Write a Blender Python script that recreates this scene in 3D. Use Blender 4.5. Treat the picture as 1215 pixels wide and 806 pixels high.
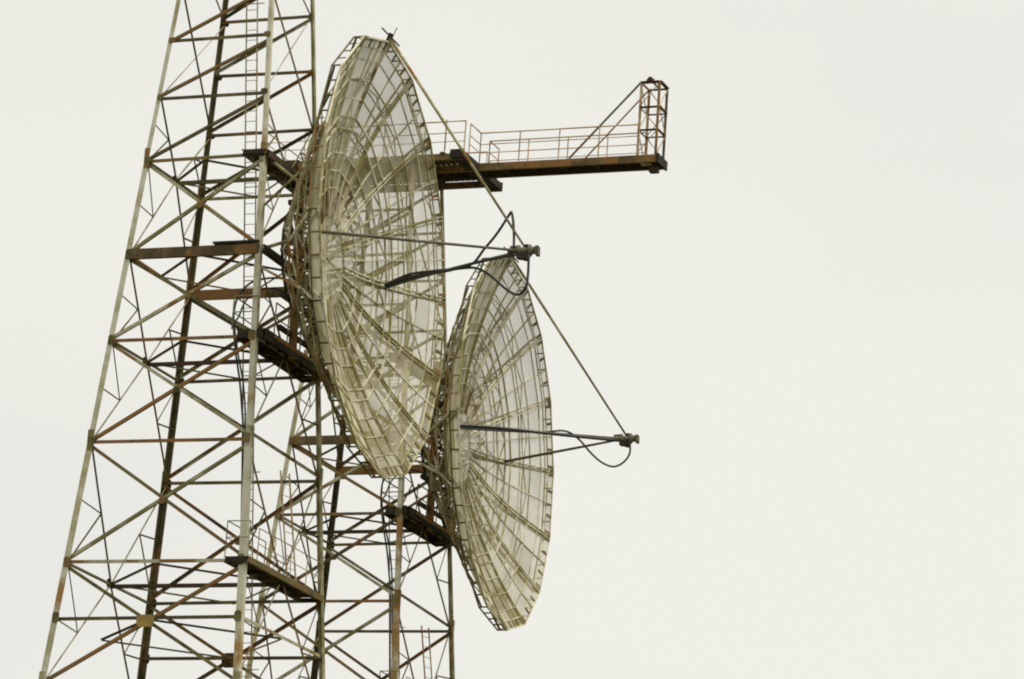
import bpy, math, random
from mathutils import Vector, Matrix
random.seed(7)
sc = bpy.context.scene
for o in list(bpy.data.objects): bpy.data.objects.remove(o)
COL = sc.collection
R_ = math.radians

# ------------------------------------------------------------------ camera
PITCH, ROLL = 0.26892734, 0.06867105
cam_d = bpy.data.cameras.new('camera'); cam = bpy.data.objects.new('camera', cam_d); COL.objects.link(cam)
cam_d.sensor_width = 36.0; cam_d.lens = 36.0*4598.1/1215.0
cam_d.clip_start = 0.5; cam_d.clip_end = 20000
cam.matrix_world = Matrix.Translation((0, 0, 1.6)) @ Matrix.Rotation(math.pi/2+PITCH, 4, 'X') @ Matrix.Rotation(ROLL, 4, 'Z')
sc.camera = cam

# ------------------------------------------------------------------ sky: overcast, pale cream
SUN_EL, SUN_AZ = R_(66), R_(122)          # azimuth clockwise from +Y (view direction): behind the camera, to the right
world = bpy.data.worlds.new('World'); sc.world = world; world.use_nodes = True
nt = world.node_tree; nt.nodes.clear()
def N(tree, typ, **kw):
    n = tree.nodes.new(typ)
    for k, v in kw.items(): setattr(n, k, v)
    return n
sky = N(nt, 'ShaderNodeTexSky', sky_type='NISHITA', sun_disc=False, sun_elevation=SUN_EL, sun_rotation=SUN_AZ)
tc = N(nt, 'ShaderNodeTexCoord'); mp = N(nt, 'ShaderNodeMapping'); mp.inputs['Scale'].default_value = (1, 1, 2.2)
no = N(nt, 'ShaderNodeTexNoise'); no.inputs['Scale'].default_value = 4.5; no.inputs['Detail'].default_value = 3; no.inputs['Roughness'].default_value = .45
cr = N(nt, 'ShaderNodeValToRGB')
cr.color_ramp.elements[0].position = .32; cr.color_ramp.elements[0].color = (.466, .465, .438, 1)
cr.color_ramp.elements[1].position = .68; cr.color_ramp.elements[1].color = (.505, .499, .459, 1)
mul = N(nt, 'ShaderNodeVectorMath', operation='SCALE'); mul.inputs['Scale'].default_value = 10.0
mix = N(nt, 'ShaderNodeMix', data_type='RGBA'); mix.inputs[0].default_value = .985      # cloud cover
bg = N(nt, 'ShaderNodeBackground'); bg.inputs['Strength'].default_value = .1
out = N(nt, 'ShaderNodeOutputWorld')
nt.links.new(tc.outputs['Generated'], mp.inputs['Vector']); nt.links.new(mp.outputs[0], no.inputs['Vector'])
nt.links.new(no.outputs['Fac'], cr.inputs[0]); nt.links.new(cr.outputs[0], mul.inputs[0])
nt.links.new(sky.outputs[0], mix.inputs[6]); nt.links.new(mul.outputs[0], mix.inputs[7])
nt.links.new(mix.outputs[2], bg.inputs['Color']); nt.links.new(bg.outputs[0], out.inputs[0])

# ------------------------------------------------------------------ sun (veiled)
sd = bpy.data.lights.new('sun', 'SUN'); sun = bpy.data.objects.new('sun', sd); COL.objects.link(sun)
sd.energy = 1.5; sd.angle = R_(14); sd.color = (1, .95, .84)
sdir = Vector((math.sin(SUN_AZ)*math.cos(SUN_EL), math.cos(SUN_AZ)*math.cos(SUN_EL), math.sin(SUN_EL)))
sun.rotation_euler = sdir.to_track_quat('Z', 'Y').to_euler(); sun.location = (40, -40, 90)
sc.view_settings.view_transform = 'Standard'; sc.view_settings.look = 'None'
sc.view_settings.exposure = 0.8; sc.view_settings.gamma = 1; sc.view_settings.use_curve_mapping = False
sc.render.resolution_x, sc.render.resolution_y = 1024, 679
sc.render.engine = 'CYCLES'
sc.cycles.filter_width = 2.0      # the lens is a little soft

# ------------------------------------------------------------------ materials
def steel(name, clean, stain, rust, rust_amt=.45, stain_amt=.5, scale=1.6, rough=.75, bump=.15):
    m = bpy.data.materials.new(name); m.use_nodes = True
    t = m.node_tree; b = t.nodes['Principled BSDF']; b.inputs['Roughness'].default_value = rough
    b.inputs['Specular IOR Level'].default_value = .25
    co = N(t, 'ShaderNodeTexCoord'); oi = N(t, 'ShaderNodeObjectInfo')
    sc_ = N(t, 'ShaderNodeMath', operation='MULTIPLY'); sc_.inputs[1].default_value = 37.0
    ad = N(t, 'ShaderNodeVectorMath', operation='ADD')
    t.links.new(oi.outputs['Random'], sc_.inputs[0]); t.links.new(co.outputs['Object'], ad.inputs[0]); t.links.new(sc_.outputs[0], ad.inputs[1])
    n1 = N(t, 'ShaderNodeTexNoise'); n1.inputs['Scale'].default_value = scale; n1.inputs['Detail'].default_value = 6; n1.inputs['Roughness'].default_value = .65
    n2 = N(t, 'ShaderNodeTexNoise'); n2.inputs['Scale'].default_value = scale*.42; n2.inputs['Detail'].default_value = 5; n2.inputs['Roughness'].default_value = .6
    n3 = N(t, 'ShaderNodeTexNoise'); n3.inputs['Scale'].default_value = 22; n3.inputs['Detail'].default_value = 3
    for n in (n1, n2, n3): t.links.new(ad.outputs[0], n.inputs['Vector'])
    def ramp(src, amt, w=.055):
        r = N(t, 'ShaderNodeMapRange'); r.interpolation_type = 'SMOOTHSTEP'
        c = .5+(.5-amt)*.55
        r.inputs['From Min'].default_value = c-w; r.inputs['From Max'].default_value = c+w
        t.links.new(src, r.inputs['Value']); return r.outputs[0]
    # each member has weathered a little differently
    v = N(t, 'ShaderNodeMapRange'); v.inputs['To Min'].default_value = -.11; v.inputs['To Max'].default_value = .11
    t.links.new(oi.outputs['Random'], v.inputs['Value'])
    a1 = N(t, 'ShaderNodeMath', operation='ADD'); t.links.new(n1.outputs['Fac'], a1.inputs[0]); t.links.new(v.outputs[0], a1.inputs[1])
    a2 = N(t, 'ShaderNodeMath', operation='SUBTRACT'); t.links.new(n2.outputs['Fac'], a2.inputs[0]); t.links.new(v.outputs[0], a2.inputs[1])
    m1 = N(t, 'ShaderNodeMix', data_type='RGBA'); m1.inputs[6].default_value = (*clean, 1); m1.inputs[7].default_value = (*stain, 1)
    t.links.new(ramp(a1.outputs[0], stain_amt, .13), m1.inputs[0])
    m2 = N(t, 'ShaderNodeMix', data_type='RGBA'); m2.inputs[7].default_value = (*rust, 1)
    t.links.new(m1.outputs[2], m2.inputs[6]); t.links.new(ramp(a2.outputs[0], rust_amt), m2.inputs[0])
    hs = N(t, 'ShaderNodeHueSaturation'); vr = N(t, 'ShaderNodeMapRange'); vr.inputs['To Min'].default_value = .72; vr.inputs['To Max'].default_value = 1.28
    t.links.new(n3.outputs['Fac'], vr.inputs['Value']); t.links.new(vr.outputs[0], hs.inputs['Value']); t.links.new(m2.outputs[2], hs.inputs['Color'])
    t.links.new(hs.outputs[0], b.inputs['Base Color'])
    bp = N(t, 'ShaderNodeBump'); bp.inputs['Strength'].default_value = bump; bp.inputs['Distance'].default_value = .01
    t.links.new(n3.outputs['Fac'], bp.inputs['Height']); t.links.new(bp.outputs[0], b.inputs['Normal'])
    return m
RUST = (.21, .124, .044); DARKRUST = (.075, .046, .021)
M = {
 'galv':   steel('weathered_galvanised_steel', (.46, .43, .28), (.20, .178, .066), (.26, .14, .038), .34, .48),
 'leg':    steel('galvanised_leg_steel', (.60, .575, .45), (.34, .31, .145), (.32, .185, .06), .27, .40, .8),
 'brace':  steel('stained_brace_steel', (.18, .157, .056), (.078, .067, .025), RUST, .36, .5),
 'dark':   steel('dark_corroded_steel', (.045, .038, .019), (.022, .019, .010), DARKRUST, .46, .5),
 'rust':   steel('rusty_girder_steel', (.18, .128, .050), (.080, .058, .024), (.26, .132, .040), .52, .5),
 'dish':   steel('lichen_stained_dish_frame', (.68, .635, .475), (.29, .255, .088), (.21, .14, .045), .18, .48, 1.0),
 'wire':   steel('dish_mesh_wire', (.71, .665, .515), (.40, .355, .155), (.23, .16, .06), .12, .44, .4),
 'olive':  steel('shade_toned_leg_olive', (.115, .102, .044), (.06, .053, .024), RUST, .18, .5),  # B leg only: olive steel darkened so its colour carries the shade
 'ochre':  steel('ochre_primer_plate', (.42, .28, .07), (.30, .21, .07), RUST, .35, .5),
 'feed':   steel('grey_feed_metal', (.17, .16, .115), (.075, .07, .042), (.09, .065, .033), .2, .4),
 'rail':   steel('peeling_rail_paint', (.66, .55, .37), (.48, .36, .20), (.42, .21, .075), .42, .5),
}
def plain(name, c, rough=.6):
    m = bpy.data.materials.new(name); m.use_nodes = True
    t = m.node_tree; b = t.nodes['Principled BSDF']; b.inputs['Roughness'].default_value = rough
    n = N(t, 'ShaderNodeTexNoise'); n.inputs['Scale'].default_value = 3; n.inputs['Detail'].default_value = 4
    r = N(t, 'ShaderNodeValToRGB'); r.color_ramp.elements[0].color = tuple(x*.6 for x in c)+(1,); r.color_ramp.elements[1].color = tuple(x*1.4 for x in c)+(1,)
    t.links.new(n.outputs['Fac'], r.inputs[0]); t.links.new(r.outputs[0], b.inputs['Base Color']); return m
M['cable'] = plain('black_cable_sheath', (.018, .018, .016), .5)
M['ground'] = plain('rough_grass', (.085, .085, .04), .95)
M['concrete'] = plain('concrete', (.30, .29, .26), .9)

# ------------------------------------------------------------------ mesh helpers
class MB:
    def __init__(s): s.v = []; s.f = []
    def prism(s, p0, p1, prof, a, b, cap=True):
        i = len(s.v); n = len(prof)
        for p in (p0, p1):
            for (x, y) in prof: s.v.append(tuple(p + a*x + b*y))
        for k in range(n): s.f.append((i+k, i+(k+1) % n, i+n+(k+1) % n, i+n+k))
        if cap: s.f.append(tuple(range(i+n-1, i-1, -1))); s.f.append(tuple(range(i+n, i+2*n)))
        return s
    @staticmethod
    def frame(p0, p1, hint):
        d = (p1-p0).normalized(); b = (hint - d*hint.dot(d))
        if b.length < 1e-5: b = d.orthogonal()
        b.normalize(); return b.cross(d).normalized(), b
    def angle(s, p0, p1, size, hint, th=None, flip=1):
        """rolled steel angle; heel on the p0-p1 line, one flange in the face, one along hint"""
        p0 = Vector(p0); p1 = Vector(p1); th = th or size*.16
        a, b = s.frame(p0, p1, Vector(hint)); a = a*flip
        h = size/2
        prof = [(-h, 0), (h, 0), (h, th), (-h+th, th), (-h+th, size*.8), (-h, size*.8)]
        if flip < 0: prof = prof[::-1]
        return s.prism(p0, p1, prof, a, b)
    def box(s, p0, p1, w, h, hint=(0, 0, 1)):
        p0 = Vector(p0); p1 = Vector(p1); a, b = s.frame(p0, p1, Vector(hint))
        return s.prism(p0, p1, [(-w/2, -h/2), (w/2, -h/2), (w/2, h/2), (-w/2, h/2)], a, b)
    def channel(s, p0, p1, w, h, hint=(0, 0, 1), th=.025):
        p0 = Vector(p0); p1 = Vector(p1); a, b = s.frame(p0, p1, Vector(hint))
        prof = [(-w/2, -h/2), (w/2, -h/2), (w/2, -h/2+th), (-w/2+th, -h/2+th), (-w/2+th, h/2-th), (w/2, h/2-th), (w/2, h/2), (-w/2, h/2)]
        return s.prism(p0, p1, prof, a, b)
    def rod(s, p0, p1, r, n=6, r1=None, cap=True):
        p0 = Vector(p0); p1 = Vector(p1); a, b = s.frame(p0, p1, Vector((.13, .21, 1)))
        i = len(s.v); r1 = r if r1 is None else r1
        for p, q in ((p0, r), (p1, r1)):
            for k in range(n):
                t = 2*math.pi*k/n; s.v.append(tuple(p + a*(q*math.cos(t)) + b*(q*math.sin(t))))
        for k in range(n): s.f.append((i+k, i+(k+1) % n, i+n+(k+1) % n, i+n+k))
        if cap: s.f.append(tuple(range(i+n-1, i-1, -1))); s.f.append(tuple(range(i+n, i+2*n)))
        return s
    def tube(s, pts, r, n=6):
        """swept tube through smoothed points"""
        P = [Vector(p) for p in pts]; Q = []
        for i in range(len(P)-1):
            a, b, c, d = P[max(i-1, 0)], P[i], P[i+1], P[min(i+2, len(P)-1)]
            for k in range(5):
                t = k/5; Q.append(.5*((2*b)+(c-a)*t+(2*a-5*b+4*c-d)*t*t+(3*b-a-3*c+d)*t**3))
        Q.append(P[-1]); i0 = len(s.v); up = Vector((.3, .8, .2))
        for i, q in enumerate(Q):
            d = (Q[min(i+1, len(Q)-1)]-Q[max(i-1, 0)]).normalized()
            a = (up-d*up.dot(d)).normalized(); b = d.cross(a); up = a
            for k in range(n):
                t = 2*math.pi*k/n; s.v.append(tuple(q+a*(r*math.cos(t))+b*(r*math.sin(t))))
        for i in range(len(Q)-1):
            for k in range(n):
                s.f.append((i0+i*n+k, i0+i*n+(k+1) % n, i0+(i+1)*n+(k+1) % n, i0+(i+1)*n+k))
        s.f.append(tuple(range(i0+n-1, i0-1, -1))); s.f.append(tuple(range(len(s.v)-n, len(s.v))))
        return s
    def plate(s, c, ux, uy, w, h, th):
        c = Vector(c); ux = Vector(ux).normalized(); uy = Vector(uy).normalized(); nz = ux.cross(uy)
        cut = min(w, h)*.22
        prof = [(-w/2+cut, -h/2), (w/2-cut, -h/2), (w/2, -h/2+cut), (w/2, h/2-cut), (w/2-cut, h/2), (-w/2+cut, h/2), (-w/2, h/2-cut), (-w/2, -h/2+cut)]
        return s.prism(c-nz*th/2, c+nz*th/2, prof, ux, uy)
    def mesh(s, name, mat, smooth=False):
        me = bpy.data.meshes.new(name); me.from_pydata(s.v, [], s.f); me.materials.append(M[mat])
        if smooth: me.polygons.foreach_set('use_smooth', [True]*len(me.polygons))
        me.update(); return me
def link(name, data=None, parent=None, mat=None):
    o = bpy.data.objects.new(name, data); COL.objects.link(o)
    if parent: o.parent = parent
    if mat is not None: o.matrix_local = mat
    return o
def tag(o, label, cat, group=None):
    o['label'] = label; o['category'] = cat
    if group: o['group'] = group
    return o
class Kit:
    """a thing described once: (name, mesh, index of its parent part, local matrix); build() makes one individual of it"""
    def __init__(s): s.items = []
    def add(s, name, mb, mat, parent=None, m=None, smooth=False):
        me = mb if isinstance(mb, bpy.types.Mesh) else mb.mesh(name, mat, smooth)
        s.items.append((name, me, parent, m)); return len(s.items)-1
    def build(s, root):
        made = []
        for name, me, p, m in s.items: made.append(link(name, me, root if p is None else made[p], m))
        return root

# ------------------------------------------------------------------ ground
g = MB(); G = 24; ext = 6000
for i in range(G+1):
    for j in range(G+1):
        x = ext*((2*i/G-1)**3); y = ext*((2*j/G-1)**3)
        g.v.append((x, y, -0.02))
for i in range(G):
    for j in range(G): a = i*(G+1)+j; g.f.append((a, a+G+1, a+G+2, a+1))
go = link('ground', g.mesh('ground', 'ground')); go['kind'] = 'structure'

# ------------------------------------------------------------------ lattice tower (local: x towards the dish, y away, z up)
def w_(z): return 5.1747 - .07224751*(z + 0.0)
def w(z): return 1.6*(3.2775 - .07224751*((z-1.6)/1.6+1.6))
TOP = 49.2
LV = [49.2, 47.24, 45.32, 43.24, 40.98, 37.62, 34.61, 31.09, 27.02, 25.16, 22.95, 18.6, 13.2, 7.0, 0.0]
LEG = {'L': (-1, -1), 'F': (1, -1), 'R': (1, 1), 'B': (-1, 1)}
def node(leg, z, inset=0.0):
    q = w(z)-inset; s = LEG[leg]; return Vector((s[0]*q, s[1]*q, z))
FACES = {'A': ('L', 'F', Vector((0, -1, 0))), 'B': ('F', 'R', Vector((1, 0, 0))), 'C': ('B', 'R', Vector((0, 1, 0))), 'D': ('L', 'B', Vector((-1, 0, 0)))}
def fnode(face, end, z, depth):
    """node on a face, set back by depth along the face normal"""
    return node(FACES[face][end], z, .05) - FACES[face][2]*depth
tw = Kit(); rj = random.Random(11)
def member(name, p0, p1, size, hint, mat, flip=1, parent=None):
    j = lambda: Vector((rj.uniform(-.018, .018), rj.uniform(-.018, .018), rj.uniform(-.03, .03)))   # site-erected, never dead true
    return tw.add(name, MB().angle(Vector(p0)+j(), Vector(p1)+j(), size, hint, flip=flip), mat, parent)
# legs: corner angles in spliced lengths
for lg, s in LEG.items():
    mb = MB(); cuts = [0, 7.0, 13.2, 18.6, 22.95, 31.09, 40.98, TOP]
    for a, b in zip(cuts[:-1], cuts[1:]):
        size = .25 if b < 24 else (.215 if b < 32 else (.19 if b < 41 else .15)); th = .03
        p0, p1 = node(lg, a), node(lg, b)
        prof = [(0, 0), (size, 0), (size, th), (th, th), (th, size), (0, size)]
        if s[0]*s[1] < 0: prof = [(y, x) for x, y in prof]
        ax_, ay_ = Vector((-s[0], 0, 0)), Vector((0, -s[1], 0))
        if s[0]*s[1] > 0: mb.prism(p0, p1, prof, ax_, ay_)
        else: mb.prism(p0, p1, prof, ay_, ax_) if False else mb.prism(p0, p1, [(x, y) for x, y in prof][::-1], ax_, ay_)
    li = tw.add('leg', mb, {'B': 'olive', 'R': 'galv'}.get(lg, 'leg'))  # B leg: shade inside its angle painted in with the darker olive
    for b in cuts[1:-1]:                                   # splice plates with bolts
        pl = MB(); c = node(lg, b); size = .2
        pl.box(c+Vector((-s[0]*.1, s[1]*.012, -.42)), c+Vector((-s[0]*.1, s[1]*.012, .42)), .16, .02, (0, 1, 0))
        pl.box(c+Vector((s[0]*.012, -s[1]*.1, -.42)), c+Vector((s[0]*.012, -s[1]*.1, .42)), .16, .02, (1, 0, 0))
        tw.add('splice_plate', pl, 'galv', li)
    f = MB().box(node(lg, 0)+Vector((0, 0, -.4)), node(lg, 0)+Vector((0, 0, .25)), 1.3, 1.3, (1, 0, 0)); tw.add('footing', f, 'concrete')
rnd = random.Random(3)
def bmat(p=.2): r = rnd.random(); return 'rust' if r < p else ('galv' if r > .80 else 'brace')
# horizontals on the A and C faces at every level, on the B and D faces at the stiff levels only
STIFF = [49.2, 40.98, 37.62, 34.61, 27.02, 22.95, 18.6, 13.2, 7.0]
for f in 'AC':
    n = FACES[f][2]
    for z in LV[:-1]:
        if z == 37.62: continue
        member('horizontal_strut', fnode(f, 0, z, .03), fnode(f, 1, z, .03), .115, -n, bmat(.2), 1)
    for z in (37.62,):                                     # deep channel girders that carry the dish
        a, b = fnode(f, 0, z, -.02), fnode(f, 1, z, -.02)
        if f == 'C': b += Vector((.25, 0, 0)); 
        tw.add('girder', MB().channel(a, b, .14, .34, (0, 0, 1)), 'rust')
for f in 'BD':
    n = FACES[f][2]
    for z in STIFF+([25.16] if f == 'B' else []): member('horizontal_strut', fnode(f, 0, z, .04), fnode(f, 1, z, .04), .13 if z == 37.62 else .105, -n, bmat(.15))
# single diagonals in the upper bays of A and C, crossed diagonals below
for f in 'AC':
    n = FACES[f][2]
    for a, b in zip(LV[:-1], LV[1:]):
        if b == 25.16 or a == 25.16: continue
        if a > 41: member('diagonal_brace', fnode(f, 1, a-.08, .06), fnode(f, 0, b+.08, .06), .105, -n, bmat(.35))
    for a, b in ((40.98, 37.62), (37.62, 34.61), (34.61, 31.09), (31.09, 27.02), (27.02, 22.95), (22.95, 18.6), (18.6, 13.2), (13.2, 7.0), (7.0, 0.3)):
        member('diagonal_brace', fnode(f, 1, a-.1, .06), fnode(f, 0, b+.1, .06), .115, -n, bmat(.25))
        member('diagonal_brace', fnode(f, 0, a-.1, .075), fnode(f, 1, b+.1, .075), .115, -n, 'galv' if rnd.random() < .5 else bmat(.25), -1)
        c = (fnode(f, 0, (a+b)/2, .05)+fnode(f, 1, (a+b)/2, .05))/2
        tw.add('gusset_plate', MB().plate(c, (1, 0, 0), (0, 0, 1), .20, .20, .03), 'brace')
tw.add('gusset_plate', MB().plate((0, -w(25.1)-.03, 25.02), (1, 0, 0), (0, 0, 1), .62, .40, .03), 'ochre')
tw.add('gusset_plate', MB().plate((0, w(25.1)-.06, 25.08), (1, 0, 0), (0, 0, 1), .75, .50, .03), 'dark')
# two-bay crosses on B and D with stiffening triangles beside the legs
PAN = [(47.24, 45.32, 43.24), (43.24, 40.98, 37.62), (37.62, 34.61, 31.09), (31.09, 27.02, 22.95), (22.95, 18.6, 13.2), (13.2, 7.0, .3)]
for f in 'BD':
    n = FACES[f][2]; t = FACES[f]
    member('diagonal_brace', fnode(f, 0, 49.1, .07), fnode(f, 1, 47.3, .07), .07, -n, bmat())
    for a, mz, b in PAN:
        P = lambda e, z: fnode(f, e, z, .07)
        A0, A1, B0, B1 = P(0, a-.05), P(1, a-.05), P(0, b+.05), P(1, b+.05)
        mid = (fnode(f, 0, mz, .07)+fnode(f, 1, mz, .07))/2
        big = a < 44
        off = -n*.018
        for e, (p0, p1) in enumerate(((A0, B1), (A1, B0))):
            s_ = .085 if e == 0 else (.04 if a > 44 else .065)
            mt = 'brace' if e == 0 else 'galv'
            if big:
                member('diagonal_brace', p0+off*e, mid+off*e, s_, -n, mt); member('diagonal_brace', mid+off*e, p1+off*e, s_, -n, mt)
            else: member('diagonal_brace', p0+off*e, p1+off*e, s_, -n, mt)
        if big:
            tw.add('gusset_plate', MB().plate(mid+n*.05, (0, 1, 0), (0, 0, 1), .3, .3, .03), 'dark')
            for e in (0, 1):
                lo = (mid+(B0 if e == 0 else B1))/2; hi = (mid+(A0 if e == 0 else A1))/2
                for q, zt in ((hi, (a+mz)/2), (lo, (mz+b)/2)):
                    k = P(e, zt+.12)
                    member('secondary_brace', k, q, .05, -n, bmat(.1))
                member('secondary_brace', P(e, mz), lo, .05, -n, bmat(.1))
                member('secondary_brace', P(e, mz), hi, .045, -n, bmat(.1))
tw.add('plank', MB().box((.75, -w(37.9)+.02, 37.87), (2.4, -w(37.9)+.02, 37.87), .25, .07), 'dark')
# plan bracing: diamonds between the face middles and a tie across
for z in (49.2, 40.98, 37.62, 34.61, 27.02, 25.16, 18.6):
    q = w(z)-.12; mids = [Vector((0, -q, z-.02)), Vector((q, 0, z-.02)), Vector((0, q, z-.02)), Vector((-q, 0, z-.02))]
    for i in range(4): member('plan_brace', mids[i], mids[(i+1) % 4], .075, (0, 0, -1), 'brace')
    if z in (40.98, 34.61, 27.02): tw.add('cross_beam', MB().channel(mids[3]+Vector((0, 0, -.09)), mids[1]+Vector((0, 0, -.09)), .09, .13), 'dark' if z < 40 else 'brace')
# gussets where the struts meet the legs
for z in LV[1:-3]:
    for lg, s in LEG.items():
        h = .34 if z in (37.62, 34.61, 31.09, 27.02, 25.16) else .20
        mb = MB().plate(node(lg, z, .0)+Vector((-s[0]*.14, s[1]*.02, 0)), (1, 0, 0), (0, 0, 1), .24, h, .022)
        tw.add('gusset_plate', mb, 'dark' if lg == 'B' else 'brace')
# walkways on the dish side
def rail_run(kit, parent, pts, h, mat='galv', r=.022, step=1.3, mid=True):
    """guard rail along a polyline at deck height: posts, top rail, mid rail"""
    for a, b in zip(pts[:-1], pts[1:]):
        a = Vector(a); b = Vector(b); U = Vector((0, 0, h)); M_ = Vector((0, 0, h*.52))
        kit.add('top_rail', MB().rod(a+U, b+U, r*1.25), mat, parent)
        if mid: kit.add('mid_rail', MB().rod(a+M_, b+M_, r), mat, parent)
        n = max(1, round((b-a).length/step))
        for k in range(n+1):
            p = a.lerp(b, k/n); kit.add('rail_post', MB().rod(p, p+U, r*1.1), mat, parent)
def walkway(z, x0, x1, y0, y1, th, mat, edge):
    d = MB(); nb = int((y1-y0)/.09)
    for k in range(nb):                                   # grating bars
        y = y0+(y1-y0)*(k+.5)/nb; d.box((x0+.03, y, z-.03), (x1-.03, y, z-.03), .045, .05)
    pi = tw.add('walkway', d, mat)
    for x in (x0, x1): tw.add('edge_beam', MB().channel((x, y0, z-th/2), (x, y1, z-th/2), .08, th), edge, pi)
    n = max(2, int((y1-y0)/.8))
    for k in range(n+1):
        y = y0+(y1-y0)*k/n; tw.add('joist', MB().box((x0+.05, y, z-.06-th*.4), (x1-.05, y, z-.06-th*.4), .07, th*.7), mat, pi)
    return pi
p1 = walkway(41.15, 1.42, 2.24, -2.3, 2.2, .18, 'dark', 'brace')
p2 = walkway(34.85, 1.95, 2.95, -2.62, 2.9, .34, 'dark', 'dark')
rail_run(tw, p2, [(2.62, -2.6, 34.85), (1.75, -2.6, 34.85), (1.75, -.9, 34.85)], 1.12, 'galv')
rail_run(tw, p2, [(2.95, -1.9, 34.85), (2.95, .2, 34.85)], 1.05, 'galv')
p3 = walkway(27.12, 2.55, 3.36, -3.3, 2.75, .20, 'dark', 'brace')
rail_run(tw, p3, [(3.4, -3.4, 27.12), (2.6, -3.4, 27.12), (2.6, -.4, 27.12)], 1.12, 'galv', .017)
rail_run(tw, p3, [(3.36, -2.6, 27.12), (3.36, 2.6, 27.12)], 1.05, 'rail', .015)
# ladders
def ladder(a, b, half, side, mat='galv', step=.36, hoops=True):
    a = Vector(a); b = Vector(b); side = Vector(side).normalized()*half
    mb = MB().box(a-side, b-side, .05, .03, side); li = tw.add('ladder', mb, mat)
    tw.add('ladder_rail', MB().box(a+side, b+side, .05, .03, side), mat, li)
    n = int((b-a).length/step)
    rung = None
    for k in range(1, n):
        p = a.lerp(b, k/n); rb = MB().rod(p-side, p+side, .013, 5)
        tw.add('rung', rb, mat, li)
    for k in range(0, n, 9):
        p = a.lerp(b, k/n+.02); tw.add('bracket', MB().rod(p-side*1.0, p+side*2.3, .018, 5), mat, li)
ladder((3.0, -1.3, 20.0), (.62, -1.3, 49.0), .2, (1, 0, 0))
ladder((3.28, .35, 27.1), (3.02, -.3, 30.6), .22, (.3, 1, 0), 'rail')
# small brackets and lamps along the walkways
TWR = []
ORG = [(-9.80978, 124.8, 0.0), (-5.3008, 149.30363, 0.0)]
PSI = -0.37402
TLAB = ['weathered lattice tower whose dish feed has a tall pointed cable loop', 'weathered lattice tower topped by the railed boom']
for i in range(2):
    t = link('lattice_tower', None); t.location = ORG[i]; t.rotation_euler = (0, 0, PSI); tag(t, TLAB[i], 'tower', 'twin lattice towers')
    tw.build(t); TWR.append(t)
bpy.context.view_layer.update()

# ------------------------------------------------------------------ dish (local: x along the beam axis, y/z in the aperture)
DR, DD = 7.4123, 2.0
YA, EL, ROT = R_(5.908), R_(2.063), R_(5.115)
DC = Vector((5.4299, .9666, 38.229))
axv = Vector((math.cos(YA)*math.cos(EL), math.sin(YA)*math.cos(EL), math.sin(EL))); uv = Vector((-math.sin(YA), math.cos(YA), 0)); vv = axv.cross(uv)
DM = Matrix((axv, uv, vv)).transposed().to_4x4(); DM.translation = DC     # dish -> tower
DMI = DM.inverted()
def T2D(p): return DMI @ Vector(p)
G2 = math.pi/16; CG = math.cos(G2)
def axial(rho): return -DD*(1-rho*rho)
def corner(rho, th=0.0, back=0.0): return Vector((axial(rho)-back, DR*rho*math.cos(th), DR*rho*math.sin(th)))
def midpt(rho, back=0.0): return (corner(rho, 0, back)+corner(rho, 2*G2, back))/2
def rot(i, extra=0.0): return Matrix.Rotation(ROT+i*2*G2+extra, 4, 'X')
RINGS = [.01, .2, .33, .41, .49, .6, .735, .82, .905, 1.0]
dk = Kit()
# --- reflector: upright wires stretched across each bay between the ribs and purlins
PITCHW, WR = .056, .0068
def wire_panel(i, half, r0, r1):
    th0 = ROT+i*2*G2; c0 = [corner(r, th0) for r in (r0, r1)]; c1 = [corner(r, th0+2*G2) for r in (r0, r1)]
    m = [(a+b)/2 for a, b in zip(c0, c1)]
    quad = [c0[0], c0[1], m[1], m[0]] if half == 0 else [m[0], m[1], c1[1], c1[0]]
    q2 = [(p.y, p.z) for p in quad]; gx, gy = math.cos(th0+G2), math.sin(th0+G2)
    def lift(y, z): rp = (y*gx+z*gy)/(DR*CG); return Vector((axial(rp), y, z))
    mb = MB(); lo, hi = min(p[0] for p in q2), max(p[0] for p in q2)
    k = math.ceil(lo/PITCHW); d = WR
    while k*PITCHW < hi:
        y = k*PITCHW; zs = []
        for a in range(4):
            (y0, z0), (y1, z1) = q2[a], q2[(a+1) % 4]
            if (y0-y)*(y1-y) < 0: zs.append(z0+(z1-z0)*(y-y0)/(y1-y0))
        if len(zs) == 2 and abs(zs[0]-zs[1]) > .03:
            p0, p1 = lift(y, min(zs)), lift(y, max(zs))
            mb.prism(p0, p1, [(-d, 0), (0, -d), (d, 0), (0, d)], Vector((0, 1, 0)), Vector((1, 0, 0)), cap=False)
        k += 1
    # horizontal tie wires
    lo, hi = min(p[1] for p in q2), max(p[1] for p in q2); S_ = .052; k = math.ceil(lo/S_)
    while k*S_ < hi:
        z = k*S_; ys = []
        for a in range(4):
            (y0, z0), (y1, z1) = q2[a], q2[(a+1) % 4]
            if (z0-z)*(z1-z) < 0: ys.append(y0+(y1-y0)*(z-z0)/(z1-z0))
        if len(ys) == 2 and abs(ys[0]-ys[1]) > .03:
            p0, p1 = lift(min(ys), z), lift(max(ys), z); o = Vector((-.012, 0, 0))
            mb.prism(p0+o, p1+o, [(-.0085, 0), (0, -.0085), (.0085, 0), (0, .0085)], Vector((0, 0, 1)), Vector((1, 0, 0)), cap=False)
        k += 1
    return mb
for i in range(16):
    for half in (0, 1):
        for r0, r1 in zip(RINGS[:-1], RINGS[1:]):
            dk.add('mesh_panel', wire_panel(i, half, r0, r1), 'wire')
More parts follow.
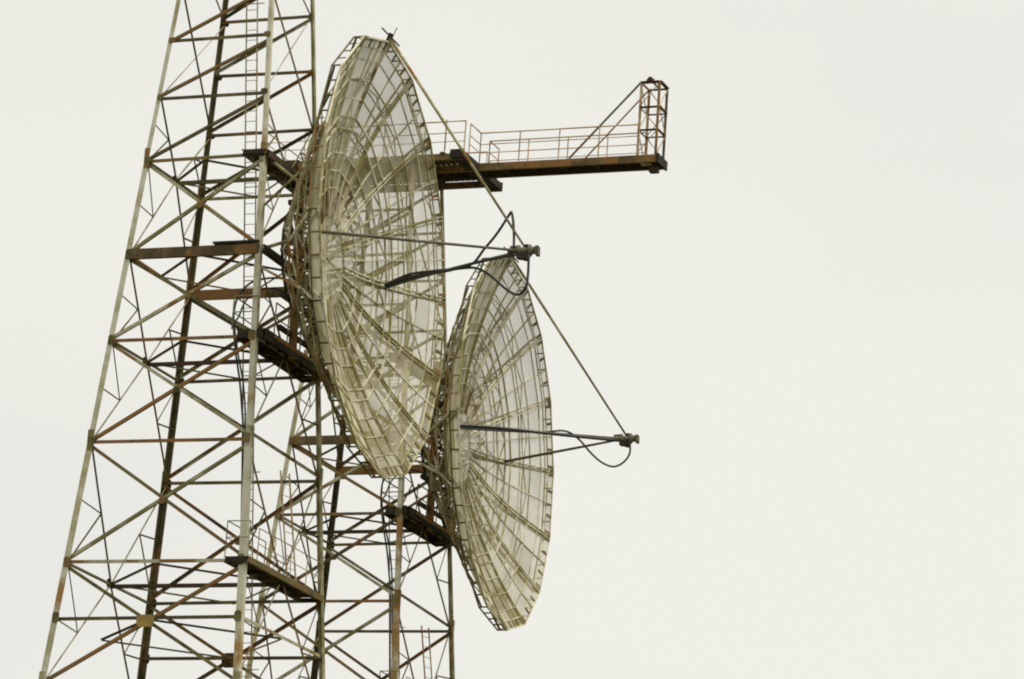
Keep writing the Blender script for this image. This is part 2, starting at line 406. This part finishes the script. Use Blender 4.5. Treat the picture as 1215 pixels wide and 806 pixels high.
# --- main truss ribs
RB = .25; HUB_A = -3.0
def back_pt(rho, side=0.0): 
    t = (1-rho)/(1-RB); return Vector((-.28*(1-t)+HUB_A*t, DR*rho, side))
stations = [.2, .33, .41, .49, .6, .67, .735, .82, .905, 1.0]
mb = MB()
for s in (-.07, .07):
    for a, b in zip(stations[:-1], stations[1:]):
        mb.box(corner(a, 0, -.02)+Vector((0, 0, s)), corner(b, 0, -.02)+Vector((0, 0, s)), .034, .09, (1, 0, 0))
for a in stations[1:]: mb.box(corner(a, 0, .0)+Vector((0, 0, -.085)), corner(a, 0, .0)+Vector((0, 0, .085)), .05, .05, (1, 0, 0))
RIBM = mb.mesh('rib', 'dish')
mb = MB(); mb.angle(back_pt(1.0), back_pt(RB), .10, (1, 0, 0)); BCM = mb.mesh('back_chord', 'brace')
mb2 = MB(); st = [.25, .36, .45, .54, .63, .74, .86]
for k in range(len(st)-1):
    p, q = (corner(st[k], 0, .08), back_pt(st[k+1])) if k % 2 == 0 else (back_pt(st[k]), corner(st[k+1], 0, .08))
    mb2.rod(p, q, .034, 5)
    mb2.rod(corner(st[k+1], 0, .08), back_pt(st[k+1]), .022, 5)
LACM = mb2.mesh('lacing', 'brace')
NPM = MB().plate(corner(.6, 0, -.012), (0, 0, 1), (.3, 1, 0), .26, .22, .03).mesh('node_plate', 'brace')
ECM = MB().plate(corner(1.0, 0, .02)+Vector((0, -.06, 0)), (0, 0, 1), (.3, 1, 0), .26, .16, .05).mesh('rib_end_plate', 'brace')
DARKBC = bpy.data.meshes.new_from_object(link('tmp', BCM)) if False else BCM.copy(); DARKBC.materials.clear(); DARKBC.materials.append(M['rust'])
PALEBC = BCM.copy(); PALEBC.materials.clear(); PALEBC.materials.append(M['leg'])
for i in range(16):
    r = dk.add('rib', RIBM, None, None, rot(i))
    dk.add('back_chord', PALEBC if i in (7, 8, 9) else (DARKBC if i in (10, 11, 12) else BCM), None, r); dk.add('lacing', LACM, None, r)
    dk.add('node_plate', NPM, None, r); dk.add('rib_end_plate', ECM, None, r)
# --- light ribs down the middle of each gore
mb = MB()
for a, b in zip(stations[:-1], stations[1:]): mb.box(midpt(a, -.03), midpt(b, -.03), .04, .05, (1, 0, 0))
LRM = mb.mesh('light_rib', 'dish')
for i in range(16): dk.add('light_rib', LRM, None, None, rot(i))
# --- purlins
for r in (.33, .41, .49, .6, .65, .735, .82, .905, .958):
    big = r in (.6, .65)
    me = MB().box(corner(r, 0, -.03), corner(r, 2*G2, -.03), .055 if big else .04, .04 if not big else .06, (1, 0, 0)).mesh('purlin', 'dish')
    for i in range(16): dk.add('purlin', me, None, None, rot(i))
# --- rim: front and back chords with posts between
mb = MB(); mb.box(corner(1.0, 0, -.01), corner(1.0, 2*G2, -.01), .055, .06, (1, 0, 0)); RM = mb.mesh('rim_chord', 'dish')
mb = MB(); mb.box(corner(1.0, 0, .33), corner(1.0, 2*G2, .33), .045, .045, (1, 0, 0))
for k in range(4):
    p = corner(1.0, 0, .0).lerp(corner(1.0, 2*G2, .0), k/4); mb.box(p, p+Vector((-.33, 0, 0)), .055, .035, (0, 1, 0))
RBK = mb.mesh('rim_frame', 'brace')
TKM = []
for k in (0, 2, 5, 7):
    a = corner(1.0, 0, -.03).lerp(corner(1.0, 2*G2, -.03), (k+.5)/8); b = corner(.958, 0, -.03).lerp(corner(.958, 2*G2, -.03), (k+.5)/8)
    TKM.append(MB().box(a, b, .10, .03, (1, 0, 0)).mesh('rim_clip', 'brace'))
for i in range(16):
    r = dk.add('rim_chord', RM, None, None, rot(i)); dk.add('rim_frame', RBK, None, r)
    for m_ in TKM: dk.add('rim_clip', m_, None, r)
# --- ring truss behind the reflector
mb = MB()
for r in (.42, .63):
    A = Matrix.Rotation(2*G2, 4, 'X')
    f0, b0 = corner(r, 0, .1), back_pt(r); f1, b1 = A @ f0, A @ b0
    fm = midpt(r, .08)
    mb.rod(b0, b1, .042, 5); mb.rod(b0, fm, .034, 5); mb.rod(b1, fm, .034, 5); 
    if r < .6: mb.rod(f0, b1, .02, 5)
for ra, rb in ((.28, .42), (.42, .63)): mb.rod(back_pt(ra), Matrix.Rotation(2*G2, 4, 'X') @ back_pt(rb), .024, 5); mb.rod(back_pt(rb), Matrix.Rotation(2*G2, 4, 'X') @ back_pt(ra), .024, 5)
RTM = mb.mesh('ring_truss', 'galv'); mb = MB()
r = .82; f0, b0 = corner(r, 0, .1), back_pt(r); A = Matrix.Rotation(2*G2, 4, 'X'); fm = midpt(r, .08)
mb.rod(b0, fm, .024, 5); mb.rod(A @ b0, fm, .024, 5); mb.rod(b0, A @ b0, .026, 5)
RTN = mb.mesh('ring_brace', 'galv')
for i in range(16): dk.add('ring_truss', RTM, None, None, rot(i)); dk.add('ring_brace', RTN, None, None, rot(i))
# --- hub and its cage
n = 16
for (xa, ra, wd, mt) in ((HUB_A, DR*RB, .09, 'dark'),):
    mb = MB()
    for k in range(n):
        t0, t1 = 2*math.pi*k/n, 2*math.pi*(k+1)/n
        mb.box((xa, ra*math.cos(t0), ra*math.sin(t0)), (xa, ra*math.cos(t1), ra*math.sin(t1)), wd*.7, wd, (1, 0, 0))
    hub = dk.add('hub_ring', mb, mt, None, rot(0))
mb = MB()
for k in range(n):
    t0, t1 = 2*math.pi*k/n, 2*math.pi*((k+1) % n)/n
    mb.rod((HUB_A, DR*RB*math.cos(t0), DR*RB*math.sin(t0)), (axial(.2)-.06, DR*.2*math.cos(t1), DR*.2*math.sin(t1)), .035, 5)
    mb.rod((HUB_A, DR*RB*math.cos(t1), DR*RB*math.sin(t1)), (axial(.2)-.06, DR*.2*math.cos(t1), DR*.2*math.sin(t1)), .04, 5)
for k in range(4):
    t0 = math.pi*k/4; c = Vector((0, math.cos(t0), math.sin(t0)))*DR*RB
    mb.box(Vector((HUB_A, 0, 0))-c, Vector((HUB_A, 0, 0))+c, .09, .14, (1, 0, 0))
dk.add('hub_cage', mb, 'dark', hub, None)
# --- mounting frame on the tower face (given in tower coordinates)
def D2(*p): return T2D(p)
for y in (-.15, 1.55):
    c = dk.add('mount_column', MB().box(D2(2.86, y, 34.5), D2(2.66, y, 41.3), .20, .24, (1, 0, 0)), 'dark' if y > 0 else 'rust')
    for z0, z1 in ((35.2, 36.6), (36.6, 38.2), (38.2, 39.8), (39.8, 41.1)):
        mb = MB(); mb.rod(D2(2.8, y, z0), D2(3.3, y+.5, (z0+z1)/2), .035, 5); mb.rod(D2(2.8, y, z1), D2(3.3, y+.5, (z0+z1)/2), .035, 5)
        dk.add('column_lacing', mb, 'dark', c)
for z in (35.3, 36.4, 37.3, 38.4, 39.6, 40.7):
    dk.add('mount_beam', MB().box(D2(2.78, -1.2, z), D2(2.78, 2.1, z), .12, .16, (0, 0, 1)), 'dark')
for z, x in ((37.62, 2.46), (40.98, 2.2), (34.75, 2.66)):
    dk.add('mount_beam', MB().channel(D2(x+.12, -x-.05, z), D2(x+.12, x+.05, z), .12, .24, (0, 0, 1)), 'dark')
for (y0, z0), k in (((-2.2, 37.7), 8), ((2.3, 37.5), 0), ((-1.7, 40.9), 6), ((1.9, 40.9), 2), ((-2.3, 34.8), 10), ((2.4, 34.8), 14)):
    a = D2(w(z0), y0, z0); b = rot(k) @ back_pt(.42)
    dk.add('mount_strut', MB().rod(a, b, .06, 6), 'rust' if k in (10, 14) else 'galv')
# rib outriggers running back to the tower legs
for k, (x, y, z) in ((9, (2.5, -2.3, 37.0)), (7, (2.35, -2.2, 39.2)), (11, (2.7, -2.4, 34.9))):
    a = D2(x, y, z); b = rot(k) @ back_pt(.70 if k != 11 else .55); dk.add('mount_strut', MB().rod(a, b, .05, 6), 'galv' if k != 11 else 'rust')
# --- feed on three struts
FX = 4.85; FP = Vector((FX, 0, 0))
strutA, strutB, strutT = rot(8) @ corner(.6), rot(0) @ corner(.6), rot(4) @ (corner(1.0)+Vector((.05, .12, 0)))
dk.add('feed_strut', MB().rod(strutA, FP+Vector((-.35, -.1, 0)), .062, 8, .045), 'feed', smooth=True)
dk.add('feed_strut', MB().rod(strutB, FP+Vector((-.35, .1, 0)), .062, 8, .045), 'feed', smooth=True)
dk.add('feed_strut', MB().rod(strutT, FP+Vector((-.05, 0, .12)), .062, 8, .042), 'galv', smooth=True)
top = rot(4) @ corner(1.0)
mb = MB(); mb.box(top+Vector((-.1, .05, -.1)), strutT+Vector((.06, -.05, .16)), .10, .14, (1, 0, 0))
mb.rod(strutT+Vector((-.25, -.15, .34)), strutT+Vector((.35, .0, -.3)), .03, 5); mb.rod(strutT+Vector((.05, .1, .05)), strutT+Vector((.25, -.05, .36)), .016, 5)
dk.add('strut_bracket', mb, 'dark')
mb = MB(); prof = [(-.62, .10), (-.30, .12), (-.28, .18), (-.20, .18), (-.18, .12), (.08, .12), (.10, .21), (.16, .21), (.18, .14), (.36, .12)]
for (x0, r0), (x1, r1) in zip(prof[:-1], prof[1:]): mb.rod((FX+x0, 0, 0), (FX+x1, 0, 0), r0, 12, r1)
fi = dk.add('feed_horn', mb, 'feed')
dk.add('feed_flange', MB().box((FX+.33, 0, -.03), (FX+.44, 0, -.03), .30, .30, (0, 0, 1)), 'feed', fi)
dk.add('feed_clamp', MB().box((FX-.30, 0, -.16), (FX+.10, 0, -.22), .30, .20, (0, 0, 1)).rod((FX+.02, 0, -.34), (FX+.02, 0, .20), .10, 8), 'dark', fi)
dk.add('feed_clamp', MB().box((FX-.55, .0, .10), (FX-.2, 0, .12), .10, .14, (0, 0, 1)), 'brace', fi)
DLAB = ['mesh dish antenna with a tall pointed cable loop at its feed', 'mesh dish antenna below the railed boom, without the pointed cable loop']
DISH = []
for i in range(2):
    d = link('dish_antenna', None); d.matrix_world = TWR[i].matrix_world @ DM; tag(d, DLAB[i], 'dish antenna', 'twin mesh dishes'); dk.build(d); DISH.append(d)

# ------------------------------------------------------------------ cables (each hangs by itself; points in tower coordinates)
def cable(i, name, label, pts, r, n=7, group=None):
    mw = TWR[i].matrix_world; base = mw @ Vector(pts[0])
    o = link(name, MB().tube([mw @ Vector(p)-base for p in pts], r, n).mesh(name, 'cable', True)); o.location = base
    return tag(o, label, 'cable', group)
bs, fd = Vector((3.77, 5.05, 38.52)), Vector((10.0, 1.22, 38.25))
def on_b(t, dz=0.0): return tuple(bs.lerp(fd, t)+Vector((0, 0, dz)))
cable(0, 'feed_cable', 'black cable rising to a sharp point above the dish feed', [on_b(.0, .05), on_b(.18, .20), on_b(.38, .10), (7.73, 2.73, 38.36), (8.44, 2.27, 38.8), (9.0, 1.91, 39.2), (9.51, 1.57, 39.70), (9.62, 1.5, 39.77), (9.72, 1.45, 39.46), (9.8, 1.42, 38.92), (9.87, 1.3, 38.45)], .045)
cable(0, 'feed_cable', 'black cable sagging in front of the other dish\'s top edge', [on_b(.0, -.08), on_b(.2, -.02), on_b(.42, .02), (7.73, 2.73, 38.30), (8.3, 2.39, 38.11), (8.83, 2.08, 37.76), (9.54, 1.67, 37.17), (9.98, 1.4, 36.90), (10.26, 1.23, 36.86), (10.44, 1.18, 37.08), (10.48, 1.18, 37.51), (10.46, 1.18, 38.15)], .045)
cable(0, 'cable_bundle', 'thick black cable bundle strapped along the strut under the pointed loop', [on_b(.0, .0), on_b(.12, .10), on_b(.3, .06), on_b(.5, -.02), on_b(.66, .02), on_b(.85, .0), on_b(.99, -.05)], .052)
a2, f2 = Vector((4.57, -3.76, 37.74)), Vector((10.0, 1.13, 38.25))
def on_a(t, dz=0.0): return tuple(a2.lerp(f2, t)+Vector((0, 0, dz)))
cable(1, 'feed_cable', 'black cable looping under the feed of the dish below the boom', [on_a(.05, -.05), on_a(.3, -.03), on_a(.55, .06), (8.27, -.35, 38.30), (8.68, .2, 38.1), (8.99, .8, 37.70), (9.36, 1.1, 37.38), (9.83, 1.2, 37.22), (10.24, 1.2, 37.40), (10.46, 1.2, 37.74), (10.45, 1.2, 38.15)], .04)
cable(1, 'cable_bundle', 'straight black cable bundle on the strut of the dish below the boom', [on_a(.0, .03), on_a(.3, .08), on_a(.5, .05), on_a(.7, .02), on_a(.99, .0)], .06)
TC = [(2.74, -.5, 37.09), (2.41, -.8, 37.1), (1.96, -1.0, 37.03), (1.61, -1.2, 36.84), (1.39, -1.4, 36.47), (1.27, -1.5, 36.01), (1.32, -1.6, 35.32), (1.5, -1.6, 34.3), (1.71, -1.6, 33.44), (1.88, -1.6, 32.5), (2.02, -1.6, 31.44), (2.29, -1.6, 27.78), (2.6, -1.6, 23.64), (2.9, -1.6, 19.0), (3.9, -1.6, 0.1)]
ELSE = ['the tower with the pointed cable loop', 'the tower under the railed boom']
for i in range(2):
    cable(i, 'riser_cable', 'black riser cable curving off the dish mount down '+ELSE[i], TC, .036)
    cable(i, 'riser_cable', 'second black riser cable beside the ladder of '+ELSE[i], [(x+.10+.05*math.sin(z), y-.05, z-.05 if k else z) for k, (x, y, z) in enumerate([(2.7, -.3, 36.6), (2.3, -.9, 36.75), (1.9, -1.2, 36.6), (1.6, -1.45, 36.2), (1.45, -1.6, 35.6)]+TC[6:])], .032)

# ------------------------------------------------------------------ boom and top platform on the second tower
bk = Kit()
ZD = 49.45
for y, m_ in ((-.55, 'rust'), (.40, 'dark')):
    bk.add('boom_beam', MB().channel((-2.0, y, 49.22), (11.55, y, 49.22), .12, .30, (0, 0, 1)), m_)
dkm = MB(); k = -2.0
d_i = bk.add('deck_frame', MB().box((-2, -.08, 49.30), (11.5, -.08, 49.30), .08, .12), 'dark')
k = -1.95
while k < 11.45:
    bk.add('deck_plank', MB().box((k, -.50, 49.385), (k, .35, 49.385), .20, .035, (0, 0, 1)), 'dark', d_i); k += .235
k = -1.6
while k < 11.5:
    bk.add('joist', MB().box((k, -.48, 49.22), (k, .33, 49.22), .08, .14), 'dark', d_i); k += 1.3
# guard rails of the boom
def rails(pts, mat='rail'):
    U = 1.2; r = .021; root = None
    for a, b in zip(pts[:-1], pts[1:]):
        a = Vector(a); b = Vector(b)
        nm = [('top_rail', U, 1.3), ('mid_rail', U*.6, .9), ('low_rail', U*.3, .8)]
        for name, h, s in nm:
            i = bk.add(name, MB().rod(a+Vector((0, 0, h)), b+Vector((0, 0, h)), r*s), mat, root)
            if root is None: root = i
        n = max(1, round((b-a).length/1.62))
        for q in range(n+1):
            p = a.lerp(b, q/n); bk.add('rail_post', MB().box(p-Vector((0, 0, .05)), p+Vector((0, 0, U)), .05, .035, (1, 0, 0)), mat, root)
rails([(4.0, -1.75, ZD), (4.0, -.58, ZD), (10.7, -.58, ZD)])
rails([(4.0, 1.45, ZD), (4.0, .42, ZD), (10.7, .42, ZD)])
# platform round the tower head
for y, m in ((-2.0, 'brace'), (1.55, 'rust')):
    bk.add('platform_beam', MB().channel((-4.7, y, 49.22), (3.9, y, 49.22), .14, .26, (0, 0, 1)), m)
for x in (-4.6, -1.75, 1.75):
    bk.add('platform_beam', MB().channel((x, -1.9, 49.21), (x, 1.5, 49.21), .12, .22, (0, 0, 1)), 'dark')
ci = bk.add('cross_walk', MB().box((3.72, -2.25, 49.24), (3.72, 1.95, 49.24), .55, .28, (0, 0, 1)), 'dark')
bk.add('end_plate', MB().box((3.72, 1.96, 49.22), (3.72, 2.03, 49.22), .64, .38, (0, 0, 1)), 'rust', ci)
bk.add('end_plate', MB().box((3.72, -2.31, 49.26), (3.72, -2.25, 49.26), .60, .34, (0, 0, 1)), 'dark', ci)
bk.add('cross_walk', MB().box((-3.9, -2.2, 49.24), (-3.9, 1.9, 49.24), 1.5, .26, (0, 0, 1)), 'dark')
k = -2.9
pf = None
while k < 3.4:
    for y0, y1 in ((-1.92, -.62), (.48, 1.47)):
        i = bk.add('deck_plank', MB().box((k, y0, 49.385), (k, y1, 49.385), .20, .035, (0, 0, 1)), 'dark', d_i)
    k += .235
bk.add('lamp_box', MB().box((2.9, -2.02, 49.35), (3.1, -2.02, 49.35), .16, .14), 'rust')
rails([(3.95, -2.15, ZD), (-4.7, -2.15, ZD), (-4.7, 1.7, ZD)], 'rail')
rails([(-4.7, 1.7, ZD), (3.4, 1.7, ZD)], 'rail')
bk.add('top_post', MB().rod((3.1, -2.1, ZD), (3.1, -2.1, ZD+1.3), .03), 'rail')
# end mast
MX0, MX1, MY0, MY1, MZ = 10.62, 11.45, -.55, .40, 52.45
lm = ['rail', 'rust', 'rust', 'rail']
lg4 = [(MX0, MY0), (MX1, MY0), (MX1, MY1), (MX0, MY1)]
m0 = None
for q, (x, y) in enumerate(lg4):
    bk.add('mast_leg', MB().angle((x, y, 49.3), (x, y, MZ), .10, (1 if x < 11 else -1, 0, 0)), lm[q])
for z in (50.45, 51.4, MZ):
    for a in range(4):
        (x0, y0), (x1, y1) = lg4[a], lg4[(a+1) % 4]
        bk.add('mast_strut', MB().angle((x0, y0, z), (x1, y1, z), .08 if z < MZ else .11, (0, 0, -1)), 'rust' if a % 2 else 'dark')
for z0, z1, fl in ((49.45, 50.45, 0), (50.45, 51.4, 1), (51.4, MZ, 0)):
    for a in (0, 1, 2, 3):
        (x0, y0), (x1, y1) = lg4[a], lg4[(a+1) % 4]
        if fl: x0, y0, x1, y1 = x1, y1, x0, y0
        bk.add('mast_diagonal', MB().rod((x0, y0, z0), (x1, y1, z1), .022, 5), 'rail')
bk.add('mast_stay', MB().rod((7.8, -.55, 49.4), (MX0, -.55, MZ-.05), .045, 6), 'brace')
bk.add('mast_stay', MB().rod((7.85, .40, 49.4), (MX0, .40, MZ-.05), .035, 6), 'rail')
hd = bk.add('sheave', MB().rod((11.02, -.62, MZ+.06), (11.02, -.50, MZ+.06), .11, 14).rod((11.02, -.68, MZ+.06), (11.02, .45, MZ+.06), .04, 8), 'dark')
bk.add('sheave_bracket', MB().box((10.85, -.56, MZ+.02), (11.19, -.56, MZ+.02), .05, .12), 'rust', hd)
bk.add('lamp_box', MB().box((11.05, -.08, 48.92), (11.40, -.08, 48.92), .30, .26), 'dark')
bk.add('lamp_plate', MB().box((10.80, -.4, 49.04), (11.2, -.4, 49.04), .22, .07), 'galv')
bk.add('end_plate', MB().box((11.52, -.66, 49.22), (11.52, .52, 49.22), .09, .36), 'dark')
for x in (5.9, 7.5, 9.1): bk.add('drain_stub', MB().rod((x, -.55, 49.10), (x, -.55, 48.98), .03, 6), 'dark')
bo = link('service_boom', None); bo.matrix_world = TWR[1].matrix_world @ Matrix.Translation((0, 0, 49.05)); tag(bo, 'rusty railed service boom with a small lattice mast at its end', 'boom')
for j, (name, me, p, m) in enumerate(bk.items): pass
sh = Matrix.Translation((0, 0, -49.05))
made = []
for name, me, p, m in bk.items:
    if p is None: me.transform(sh)
    else: me.transform(sh)
    made.append(link(name, me, bo if p is None else made[p]))
